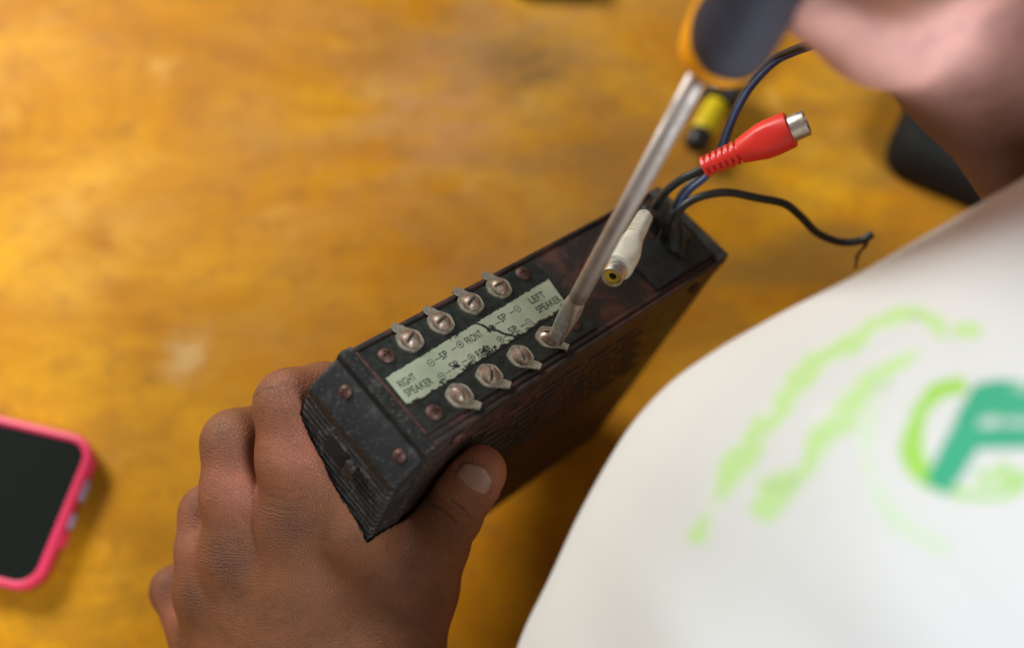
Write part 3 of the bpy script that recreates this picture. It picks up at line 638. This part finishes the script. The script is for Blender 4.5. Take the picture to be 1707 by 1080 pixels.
def palm(P):
    d = rcone(P, K(497, 862, .354), K(500, 1200, .372), .0135, .020)
    for a, b_, r1, r2, k in ((K(398, 925, .364), K(470, 1210, .376), .0128, .020, .010), (K(352, 985, .374), K(430, 1220, .384), .012, .019, .010),
                             (K(345, 1065, .386), K(410, 1230, .392), .012, .018, .010), (K(545, 890, .358), K(590, 1060, .368), .0110, .0185, .012),
                             (K(534, 775, .345), K(590, 868, .348), .0080, .0108, .008), (K(590, 868, .348), K(648, 962, .357), .0108, .0128, .008),
                             (K(628, 1130, .364), K(560, 1260, .378), .020, .0225, .014), (K(560, 960, .372), K(520, 1100, .385), .017, .020, .012),
                             (K(500, 1220, .380), K(470, 1500, .400), .0255, .028, .014), (K(440, 1220, .385), K(430, 1500, .405), .021, .026, .014)):
        d = smin(d, rcone(P, a, b_, r1, r2), k)
    return d
def lhand(P):
    pm = palm(P); out = None
    th = rcone(P, thumb[0][0], thumb[1][0], thumb[0][1], thumb[1][1])
    for i in range(1, len(thumb) - 1): th = smin(th, rcone(P, thumb[i][0], thumb[i + 1][0], thumb[i][1], thumb[i + 1][1]), .004)
    th = smin(pm, th, .012)
    # web between thumb and first finger
    th = smin(th, rcone(P, K(612, 955, .362), K(684, 970, .366), .011, .013), .008)
    out = th
    for nm, ch in fingers.items():
        f = None
        for i in range(len(ch) - 1):
            s = rcone(P, ch[i][0], ch[i + 1][0], ch[i][1], ch[i + 1][1]); f = s if f is None else smin(f, s, .0035)
        out = np.minimum(out, smin(pm, f, .0065)) if nm != 'pinky' else np.minimum(out, smin(pm, f, .006))
    # slight sag between the knuckle bones
    q = (P - T0.astype(np.float32)) @ R0.astype(np.float32)
    bx = np.minimum(sdbox(q, (-.0130, -.0013, .009), (L, W + .0016, D)), sdbox(q, (-.004, -.0007, -.001), (L, W + .0007, D)))
    return np.maximum(out, -(bx - 0.00015))
lo = np.array([cp(240, 580, .40)[0], cp(0, 1330, .40)[1], -.425]); hi_ = np.array([cp(860, 0, .36)[0], cp(0, 590, .40)[1], -.318])
hLV, hLF = surfnet(lhand, lo, hi_, 0.00075)
# ---- right hand (fist round the handle) and forearm
top_ = cp(1163, 130, .2620)
side = np.cross(axn, [0, 0, 1.0]); side /= np.linalg.norm(side)
if side[0] < 0: side = -side
fwd = np.cross(axn, side)
if fwd[2] < 0: fwd = -fwd                                   # towards the viewer
def axp(s, th, r): return (top_ + axn * s + (side * math.cos(th) + fwd * math.sin(th)) * r).astype(np.float32)
wr_ = K(1645, 86, .285)
rparts = []
palmR = [(K(1385, -42, .246), K(1560, -120, .250), .0140, .0155, .004), (K(1364, -20, .245), K(1475, 34, .250), .0115, .0132, .004), (K(1478, 30, .254), wr_, .0145, .0222, .010), (axp(.070, 0.1, .028), K(1620, -80, .262), .014, .019, .012),
         (axp(.088, 0.0, .030), K(1680, -90, .262), .014, .020, .012), (wr_, K(1950, 436, .325), .0215, .0345, .012), (K(1950, 436, .325), K(2500, 1050, .38), .0345, .043, .02), (K(1735, -70, .28), K(2060, 250, .315), .0205, .032, .015)]
fingR = []
for i, s in enumerate((.066, .083, .099, .114)):
    r = (.0086, .0088, .0084, .0074)[i]; ths = [rad(a) for a in (10, -60, -120, -180, -240, -290)]; rr_ = [.0255, .0245, .0222, .0220, .0215, .0210]
    fingR.append([(axp(s + 0.001 * j, t, q_), r * (1 - 0.03 * j)) for j, (t, q_) in enumerate(zip(ths, rr_))])
thR = [(K(1480, -40, .248), .0130), (axp(.060, rad(25), .030), .0112), (axp(.080, rad(60), .0250), .0098), (axp(.098, rad(85), .0225), .0088)]
def rhand(P):
    d = None
    for a, b_, r1, r2, k in palmR:
        s = rcone(P, a, b_, r1, r2); d = s if d is None else smin(d, s, k)
    out = d
    for ch in fingR + [thR]:
        f = None
        for i in range(len(ch) - 1): s = rcone(P, ch[i][0], ch[i + 1][0], ch[i][1], ch[i + 1][1]); f = s if f is None else smin(f, s, .003)
        out = np.minimum(out, smin(d, f, .006))
    q = P - top_.astype(np.float32); s = q @ axn.astype(np.float32); rd = np.linalg.norm(q - s[..., None] * axn.astype(np.float32), axis=-1)
    hr = np.interp(s, [p[0] + .003 for p in hp], [p[1] + .0004 for p in hp]).astype(np.float32)
    return np.maximum(out, -np.maximum(rd - hr, -s + .001))
hRV, hRF = surfnet(rhand, (.025, -.010, -.352), (.228, .195, -.120), 0.0018)
# ---- arms and trunk outside the frame
sh_c = cp(1900, 1300, .30)
EL = K(900, 2300, .44); ER = K(2500, 1050, .38)
def trunk(P):
    d = rcone(P, K(455, 1400, .400), EL, .0275, .040); d = smin(d, rcone(P, EL, K(1900, 2100, .30), .042, .055), .02)
    d = smin(d, rcone(P, K(1880, 310, .315), ER, .0275, .040), .01); d = smin(d, rcone(P, ER, K(2700, 1500, .26), .042, .055), .02)
    d = smin(d, rcone(P, K(2300, 1500, .34), K(2300, 2300, .32), .075, .075), .05)
    return smin(d, rcone(P, K(2700, 1500, .26), K(1900, 2100, .30), .06, .06), .04)
tV, tF = surfnet(trunk, (-.13, -.52, -.52), (.42, .06, -.16), 0.005)
# join in one mesh: body
def seg_info(P, chains):
    best = np.full(len(P), 1e9); al = np.zeros(len(P))
    for ch in chains:
        acc = 0.0
        for i in range(len(ch) - 1):
            a, b_ = ch[i][0].astype(float), ch[i + 1][0].astype(float); ba = b_ - a; l = np.linalg.norm(ba)
            h = np.clip((P - a) @ ba / (l * l), 0, 1); dd_ = np.linalg.norm(P - a - h[:, None] * ba, axis=1) - (ch[i][1] + (ch[i + 1][1] - ch[i][1]) * h)
            m = dd_ < best; best[m] = dd_[m]; al[m] = (acc + h[m] * l) * 1000; acc += l
    return al
chains = list(fingers.values()) + [thumb]
chains2 = [[(K(500, 1200, .372), .02)] + c_ if c_ is not thumb else c_ for c_ in chains]
al = seg_info(hLV, chains2)
def blob(P, c_, s): return np.exp(-((np.linalg.norm(P - c_, axis=1) / s) ** 2))
wr = np.zeros(len(hLV))
front = lambda ch, i, dz: ch[i][0] + np.array([0, 0, ch[i][1] * 0.8])
for nm, ch in fingers.items():
    wr = np.maximum(wr, blob(hLV, front(ch, 0, 0), .0125 if nm == 'index' else .0105)); wr = np.maximum(wr, 0.7 * blob(hLV, front(ch, 2, 0), .0095))
wr = np.maximum(wr, 0.8 * blob(hLV, front(thumb, 3, 0), .010)); wr = np.maximum(wr ** 1.5, 0.03)
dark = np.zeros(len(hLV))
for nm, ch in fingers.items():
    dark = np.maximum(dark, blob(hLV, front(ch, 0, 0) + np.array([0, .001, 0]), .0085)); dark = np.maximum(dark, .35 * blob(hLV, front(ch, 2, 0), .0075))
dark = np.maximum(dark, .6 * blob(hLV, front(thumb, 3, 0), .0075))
pinkm = np.zeros(len(hLV))
for nm, ch in fingers.items():
    mid = (ch[1][0] * .7 + ch[2][0] * .3); pinkm = np.maximum(pinkm, 1.0 * blob(hLV, mid + np.array([.003, 0, .004]), .012))
pinkm = np.maximum(pinkm, .7 * blob(hLV, front(fingers['index'], 2, 0) + np.array([.010, .003, 0]), .011))
pinkm = np.maximum(pinkm, .55 * blob(hLV, K(815, 770, .335), .012))
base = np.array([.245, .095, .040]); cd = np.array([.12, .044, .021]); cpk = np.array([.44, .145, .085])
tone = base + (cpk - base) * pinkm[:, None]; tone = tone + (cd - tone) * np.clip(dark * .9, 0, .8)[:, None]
pxy = np.stack([CX + F * hLV[:, 0] / -hLV[:, 2], CY - F * hLV[:, 1] / -hLV[:, 2]], 1)
crs = np.zeros(len(hLV)); creases = [[(418, 668), (436, 650), (462, 646), (482, 636)], [(424, 655), (440, 640), (452, 632)], [(720, 838), (738, 850), (760, 872)], [(752, 833), (772, 850), (782, 862)], [(728, 824), (745, 842), (768, 858)],
    [(648, 905), (646, 918)], [(450, 826), (480, 834), (512, 830)], [(452, 812), (480, 819), (515, 815)], [(448, 842), (478, 850), (508, 846)]]
amps = [.5, .3, .9, .8, .5, .4, .3, .25, .25]
for cl_, am in zip(creases, amps):
    for i in range(len(cl_) - 1):
        a, b_ = np.array(cl_[i], float), np.array(cl_[i + 1], float); ba = b_ - a
        h = np.clip((pxy - a) @ ba / (ba @ ba), 0, 1); dd_ = np.linalg.norm(pxy - a - h[:, None] * ba, axis=1); crs = np.maximum(crs, am * np.exp(-(dd_ / 2.6) ** 2))
tc = thumb[-2][0].astype(float); tdir = thumb[-1][0] - thumb[-4][0]; tdir = tdir / np.linalg.norm(tdir); tn_ = np.array([.12, .22, 1.0]); tn_ -= tdir * (tn_ @ tdir); tn_ /= np.linalg.norm(tn_); ts = np.cross(tdir, tn_)
for k in range(40):                                         # fold of skin round the thumbnail
    th = 2 * math.pi * k / 40; ca, sa = math.cos(th), math.sin(th); x_ = .0058 * math.copysign(abs(ca) ** .7, ca) + .0042; an = rad(45) * math.copysign(abs(sa) ** .7, sa)
    crs = np.maximum(crs, (0.75 if ca < .5 else .3) * np.exp(-(np.linalg.norm(hLV - (tc + tdir * x_ + (tn_ * math.cos(an) + ts * math.sin(an)) * .0086), axis=1) / .0009) ** 2))
crs[hLV[:, 2] < -.385] = 0
# right hand colours: pale palm side, brown forearm
toneR = np.tile(np.array([.17, .070, .044]), (len(hRV), 1)); pk = np.clip(1.6 * blob(hRV, K(1380, -30, .236), .024) + 1.6 * blob(hRV, K(1480, 10, .240), .024), 0, 1)
toneR = toneR + (np.array([1.0, .55, .49]) - toneR) * np.clip(pk * 1.1, 0, 1)[:, None]
nL, nR, nT = len(hLV), len(hRV), len(tV)
BV = c2w(np.concatenate([hLV, hRV, tV])) - np.array(per.location)
me = bpy.data.meshes.new('body'); me.from_pydata(BV.tolist(), [], np.concatenate([hLF, hRF + nL, tF + nL + nR]).tolist())
me.polygons.foreach_set('use_smooth', [True] * len(me.polygons)); me.materials.append(M['skin'])
at = me.attributes.new('tone', 'FLOAT_COLOR', 'POINT'); tn = np.concatenate([tone, toneR, np.tile(base, (nT, 1))]); at.data.foreach_set('color', np.concatenate([tn, np.ones((len(tn), 1))], 1).ravel().astype(np.float32))
for nm, arr in (('along', al), ('wrinkle', wr), ('crease', crs)):
    at = me.attributes.new(nm, 'FLOAT', 'POINT'); at.data.foreach_set('value', np.concatenate([arr, np.zeros(nR + nT)]).astype(np.float32))
bm = bmesh.new(); bm.from_mesh(me)
for _ in range(3): bmesh.ops.smooth_vert(bm, verts=bm.verts, factor=0.4, use_axis_x=True, use_axis_y=True, use_axis_z=True)
bm.to_mesh(me); bm.free(); body = link(bpy.data.objects.new('body', me), per)
# thumbnail
tc = thumb[-2][0].astype(float); tdir = thumb[-1][0] - thumb[-4][0]; tdir = tdir / np.linalg.norm(tdir); tn_ = np.array([.12, .22, 1.0]); tn_ -= tdir * (tn_ @ tdir); tn_ /= np.linalg.norm(tn_); ts = np.cross(tdir, tn_)
V = []; Fc = []; na, nb = 22, 16; rN = .0089
for sgn in (0, 1):
    for i in range(na + 1):
        for j in range(nb + 1):
            a = -1 + 2 * i / na; b_ = -1 + 2 * j / nb
            wf = (1 - abs(a) ** 4 * .55); th = b_ * rad(40) * wf; x = a * .0054 * (1 - 0.12 * b_ * b_) + 0.0042
            edge_ = max(abs(a), abs(b_)); lift = .00028 * (1 - max(0, (edge_ - .80) / .2) ** 2) - .0001
            xx = max(0, x - .002); drop = (xx / .0085) ** 2 * .0026
            rr_ = rN + lift - drop - sgn * .0006
            V.append(tc + tdir * x + (tn_ * math.cos(th) + ts * math.sin(th)) * rr_)
m_ = (na + 1) * (nb + 1)
for i in range(na):
    for j in range(nb):
        a = i * (nb + 1) + j; q_ = (a, a + 1, a + nb + 2, a + nb + 1); Fc.append(q_); Fc.append(tuple(k + m_ for k in q_[::-1]))
nl = meshobj('thumbnail', c2w(np.array(V)) - np.array(per.location), Fc, M['nail'], body)
# ---- shirt: trunk surface swept along its outline
sil = [(790, 1420, .285), (835, 1200, .285), (868, 1075, .283), (905, 985, .28), (962, 865, .278), (1052, 718, .275), (1148, 615, .272), (1250, 545, .27), (1400, 470, .268), (1550, 388, .266), (1707, 298, .262), (1850, 210, .26), (2050, 110, .26)]
path = catmull([cp(*p) for p in sil], 10); V = []; Fc = []; ns = 72; inw = np.array([.62, -.78, 0.0])
for i, p in enumerate(path):
    t = i / (len(path) - 1)
    for k in range(ns):
        th = 2 * math.pi * k / ns; a_, b_ = .135, .092
        q_ = p + inw * a_ * (1 - math.cos(th)) + np.array([0, 0, 1]) * b_ * math.sin(th)
        w0 = 0.0075 * mnoise.noise((q_[0] * 9, q_[1] * 16, q_[2] * 8)) + 0.0026 * mnoise.noise((q_[0] * 40 + q_[1] * 30, q_[1] * 12, q_[2] * 30))
        nn = -inw * math.cos(th) * b_ + np.array([0, 0, 1]) * math.sin(th) * a_; nn /= np.linalg.norm(nn)
        V.append(q_ + nn * w0 * (0.25 + 0.75 * abs(math.sin(th))))
for i in range(len(path) - 1):
    for k in range(ns): Fc.append((i * ns + k, (i + 1) * ns + k, (i + 1) * ns + (k + 1) % ns, i * ns + (k + 1) % ns))
Fc.append(tuple(range(ns))); Fc.append(tuple(range((len(path) - 1) * ns, len(path) * ns))[::-1])
Vc = np.array(V); shirt = meshobj('shirt', c2w(Vc) - np.array(per.location), Fc, M['shirt'], per)
# print on the shirt, laid onto the cloth
from mathutils.bvhtree import BVHTree
bvh = BVHTree.FromPolygons([Vector(v) for v in Vc], Fc)
def onshirt(px, py, lift=.0004):
    d = Vector(cp(px, py, 1.0)).normalized(); h, nrm_, _, _ = bvh.ray_cast(Vector((0, 0, 0)), d)
    if h is None: return None
    if nrm_.dot(d) > 0: nrm_ = -nrm_
    return np.array(h + nrm_ * lift * .35)
def ribbon(pts, widths, lift=.0004, nseg=10, nw=8):
    P = catmull([np.array([*p, w * 1.22], float) for p, w in zip(pts, widths)], nseg); V = []; Fc = []
    for i, p in enumerate(P):
        t = P[min(i + 1, len(P) - 1)][:2] - P[max(i - 1, 0)][:2]; t /= np.linalg.norm(t) + 1e-9; nn = np.array([-t[1], t[0]])
        for j in range(nw + 1):
            q_ = p[:2] + nn * p[2] * (j / nw - .5); h = onshirt(*q_, lift * .35)
            if h is None: return [], []
            V.append(h)
    for i in range(len(P) - 1):
        for j in range(nw): a = i * (nw + 1) + j; Fc.append((a, a + 1, a + nw + 2, a + nw + 1))
    return V, Fc
def printobj(items, mat, label):
    V, Fc = merge(*items); o = meshobj('shirt_print', c2w(np.array(V)) - np.array(per.location), Fc, mat, shirt); o['label'] = label
    at = o.data.attributes.new('ink', 'FLOAT', 'POINT'); at.data.foreach_set('value', [1 - abs(2 * (k % 9) / 8 - 1) ** 1.5 for k in range(len(V))])
printobj([ribbon([(1160, 905), (1190, 840), (1230, 772), (1285, 700), (1330, 640), (1370, 600), (1430, 562), (1490, 530), (1530, 518)], [34, 40, 50, 44, 38, 46, 38, 40, 30]),
          ribbon([(1530, 516), (1562, 540), (1570, 565)], [34, 36, 22]), ribbon([(1590, 556), (1635, 548)], [30, 30]),
          ribbon([(1262, 862), (1300, 815), (1345, 775), (1372, 722), (1410, 680), (1450, 640), (1500, 605), (1530, 585)], [44, 52, 30, 50, 56, 40, 30, 20]),
          ribbon([(1262, 800), (1300, 812), (1330, 790)], [14, 18, 14])], M['g1'], 'pale green curved bands of the shirt print')
printobj([ribbon([(1478, 628), (1448, 700), (1450, 780), (1475, 840), (1520, 888), (1580, 918)], [20, 34, 36, 36, 34, 40], .0004)], M['g4'], 'faint green outer arc of the shirt print')
printobj([ribbon([(1610, 640), (1560, 655), (1528, 700), (1520, 752), (1540, 792), (1580, 815), (1630, 828), (1680, 815), (1712, 785)], [22, 26, 30, 36, 30, 18, 20, 24, 20], .0006),
          ribbon([(1630, 790), (1655, 795), (1684, 780)], [30, 44, 26], .0007)], M['g2'], 'lime green ring of the shirt print')
printobj([ribbon([(1560, 815), (1590, 765), (1620, 705), (1645, 655)], [38, 44, 46, 40], .0009), ribbon([(1628, 674), (1680, 672), (1780, 676)], [56, 64, 64], .0010), ribbon([(1630, 730), (1700, 724), (1780, 722)], [30, 38, 38], .0010),
          ], M['g3'], 'dark green letter of the shirt print')
scene.cycles.use_denoising = True
